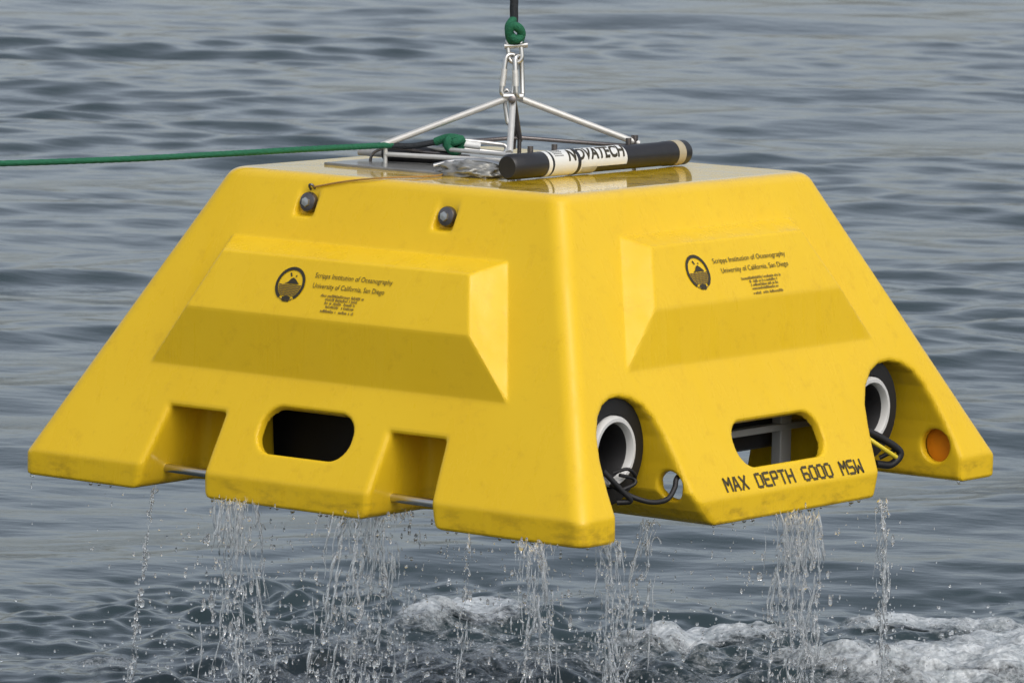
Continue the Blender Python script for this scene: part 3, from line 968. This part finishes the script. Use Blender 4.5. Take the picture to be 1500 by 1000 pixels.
# loose drops around the streams and beads clinging under the rim
T = Tri()
for i in range(1500):
    px = rng.uniform(60, 1440) if rng.random() < .75 else rng.normal(560, 230)
    px = min(max(px, 40), 1460)
    rim_y = np.interp(px, [36, 845, 903, 1290, 1458], [690, 803, 795, 737, 695])
    py = rim_y + 6 + (1010 - rim_y) * rng.random() ** .9
    if (px < 200 or px > 1320) and rng.random() < .8: continue
    T.drop(at(px, py, 13.9 + rng.uniform(-.9, .9)), rng.uniform(.0009, .0030) * (1 if rng.random() < .9 else 1.7), rng.uniform(.9, 2.2), True)
for (a, c) in (((-.88, -.885), (-.53, -.885)), ((-.27, -.885), (.19, -.885)), ((.48, -.885), (.86, -.885)), ((.885, -.86), (.885, -.77)), ((.885, -.35), (.885, .32)), ((.885, .74), (.885, .87))):
    L = math.hypot(a[0] - c[0], a[1] - c[1]); u = 0
    while u < L:
        t = u / L
        T.drop(np.array([a[0] + (c[0] - a[0]) * t, a[1] + (c[1] - a[1]) * t, -.002]), rng.uniform(.003, .0062), 1.25)
        if rng.random() < .8:                   # fine drips leaving the rim
            for q in range(rng.integers(1, 5)):
                T.drop(np.array([a[0] + (c[0] - a[0]) * t + rng.normal(0, .004), a[1] + (c[1] - a[1]) * t, -.01 - .2 * rng.random() ** 1.8]), rng.uniform(.0010, .0026), rng.uniform(1.2, 4), True)
        u += rng.uniform(.012, .05) if rng.random() < .7 else rng.uniform(.08, .22)
o = T.build('falling_droplets', M_DROP)
tag(o, 'loose water droplets falling all round the streams', 'droplets', kind='stuff')

# ---------------------------------------------------------------- foam on the water
M_FOAM, n, l, b = mat('sea_foam')
b.inputs['Roughness'].default_value = 0.55
tc = n.new('ShaderNodeTexCoord')
def fnz(scale, detail, rough=.6):
    t = n.new('ShaderNodeTexNoise'); t.inputs['Scale'].default_value = scale; t.inputs['Detail'].default_value = detail
    t.inputs['Roughness'].default_value = rough
    l.new(tc.outputs['Object'], t.inputs['Vector']); return t.outputs['Fac']
fc = n.new('ShaderNodeMix'); fc.data_type = 'RGBA'
fc.inputs[6].default_value = (0.30, 0.34, 0.36, 1); fc.inputs[7].default_value = (0.64, 0.68, 0.70, 1)
fr_ = n.new('ShaderNodeMapRange'); fr_.inputs['From Min'].default_value = .36; fr_.inputs['From Max'].default_value = .62
l.new(fnz(16, 7, .7), fr_.inputs['Value']); l.new(fr_.outputs[0], fc.inputs[0]); l.new(fc.outputs[2], b.inputs['Base Color'])
vo = n.new('ShaderNodeTexVoronoi'); vo.inputs['Scale'].default_value = 60
l.new(tc.outputs['Object'], vo.inputs['Vector'])
bp = n.new('ShaderNodeBump'); bp.inputs['Strength'].default_value = .7; bp.inputs['Distance'].default_value = .01
l.new(vo.outputs['Distance'], bp.inputs['Height']); l.new(bp.outputs[0], b.inputs['Normal'])
att = n.new('ShaderNodeAttribute'); att.attribute_name = 'froth'
ad = n.new('ShaderNodeMath'); ad.operation = 'ADD'
l.new(att.outputs['Fac'], ad.inputs[0])
la = n.new('ShaderNodeMapRange'); la.inputs['To Min'].default_value = -.75; la.inputs['To Max'].default_value = .60
la.inputs['From Min'].default_value = .25; la.inputs['From Max'].default_value = .75
l.new(fnz(34, 9, .78), la.inputs['Value']); l.new(la.outputs[0], ad.inputs[1])
al = n.new('ShaderNodeMapRange'); al.inputs['From Min'].default_value = .12; al.inputs['From Max'].default_value = 1.0; al.inputs['To Max'].default_value = .93
l.new(ad.outputs[0], al.inputs['Value']); l.new(al.outputs[0], b.inputs['Alpha'])

uu = np.arange(14.2, 17.6, .010); ww = np.arange(-2.2, 2.2, .011)
UU, WW = np.meshgrid(uu, ww, indexing='ij')
fx = CAM_POS[0] + UU * FH[0] + WW * RH[0]; fy = CAM_POS[1] + UU * FH[1] + WW * RH[1]
def blob(pu, pw, ru, rw, tilt=0.0):
    du, dw = UU - pu - tilt * (WW - pw), WW - pw
    return np.exp(-((du / ru) ** 2 + (dw / rw) ** 2))
def wat(px, py):
    p = onz(px, py, ZW)
    return (p[:2] - CAM_POS[:2]) @ FH, (p[:2] - CAM_POS[:2]) @ RH
dens = (.18 + .27 * np.clip((WW + 1.15) / .5, 0, 1)) * np.clip((16.9 - UU) / .9, 0, 1)
for px, py, ru, rw, s in ((700, 900, .22, .20, 1.1), (630, 912, .12, .14, .85), (1010, 930, .20, .28, 1.05), (1100, 918, .12, .22, .8), (1370, 975, .42, .36, 1.1), (1480, 950, .40, .25, 1.05), (1240, 990, .22, .3, 1.0), (1420, 1015, .5, .45, 1.1), (1300, 1020, .35, .35, .95), (1500, 985, .5, .3, 1.05), (1330, 905, .10, .30, .95), (1460, 918, .10, .26, .9), (150, 992, .12, .22, .55), (520, 985, .3, .5, .42), (880, 990, .25, .5, .5), (400, 930, .25, .3, .25)):
    pu, pw = wat(px, py)
    dens = np.maximum(dens, s * blob(pu, pw, ru, rw, .25))
n1 = fbm(fx * 4.5, fy * 4.5, 201, 5, .6); n2 = fbm(fx * 15, fy * 15, 301, 4, .6)
lace = 1 - np.abs(fbm(fx * 7 + 3, fy * 7, 401, 4) * 2 - 1) * 2.2
n3 = fbm((fx * FH[0] + fy * FH[1]) * 6, (fx * RH[0] + fy * RH[1]) * 1.6, 611, 5, .6)      # streaks along the crests
val = dens * (.25 + .75 * n1 + .85 * n3) + .30 * (n2 - .5) + .14 * lace * (dens > .15) - .42
X, Y, Z = sea(fx, fy, np.full_like(fx, .02))
keepv = val > -.12
solid = np.clip(val * 3, 0, 1)
hgt = np.clip(val, 0, .6) * .055 + solid * (.016 * (fbm(fx * 24, fy * 24, 501, 4, .65) - .35) + .024 * (fbm(fx * 5, fy * 5, 551, 3) - .4))
Z = Z + np.maximum(hgt, 0) + .004
idx = np.arange(UU.size).reshape(UU.shape)
kf = keepv[:-1, :-1] & keepv[1:, :-1] & keepv[1:, 1:] & keepv[:-1, 1:]
Q = np.stack([idx[:-1, :-1], idx[:-1, 1:], idx[1:, 1:], idx[1:, :-1]], -1)[kf]
used, inv = np.unique(Q, return_inverse=True)
Vv = np.stack([X, Y, Z], -1).reshape(-1, 3)[used]
o = mesh_np('sea_foam', Vv, inv.reshape(Q.shape), M_FOAM)
at_ = o.data.attributes.new('froth', 'FLOAT', 'POINT')
at_.data.foreach_set('value', (np.clip(val, -.12, .6) * 1.5 + .08).reshape(-1)[used].astype(np.float32))
tag(o, 'white churned foam on the wave crests below the lander', 'foam', kind='stuff')
# spray beads thrown up by the falling water
T = Tri()
for i in range(900):
    j = rng.integers(len(Vv))
    T.drop(Vv[j] + np.array([rng.normal(0, .04), rng.normal(0, .04), abs(rng.normal(0, .035))]), rng.uniform(.002, .005), 1.1, True)
o = T.build('splash_spray', M_DROP)
tag(o, 'fine spray beads hopping above the white foam', 'spray', kind='stuff')
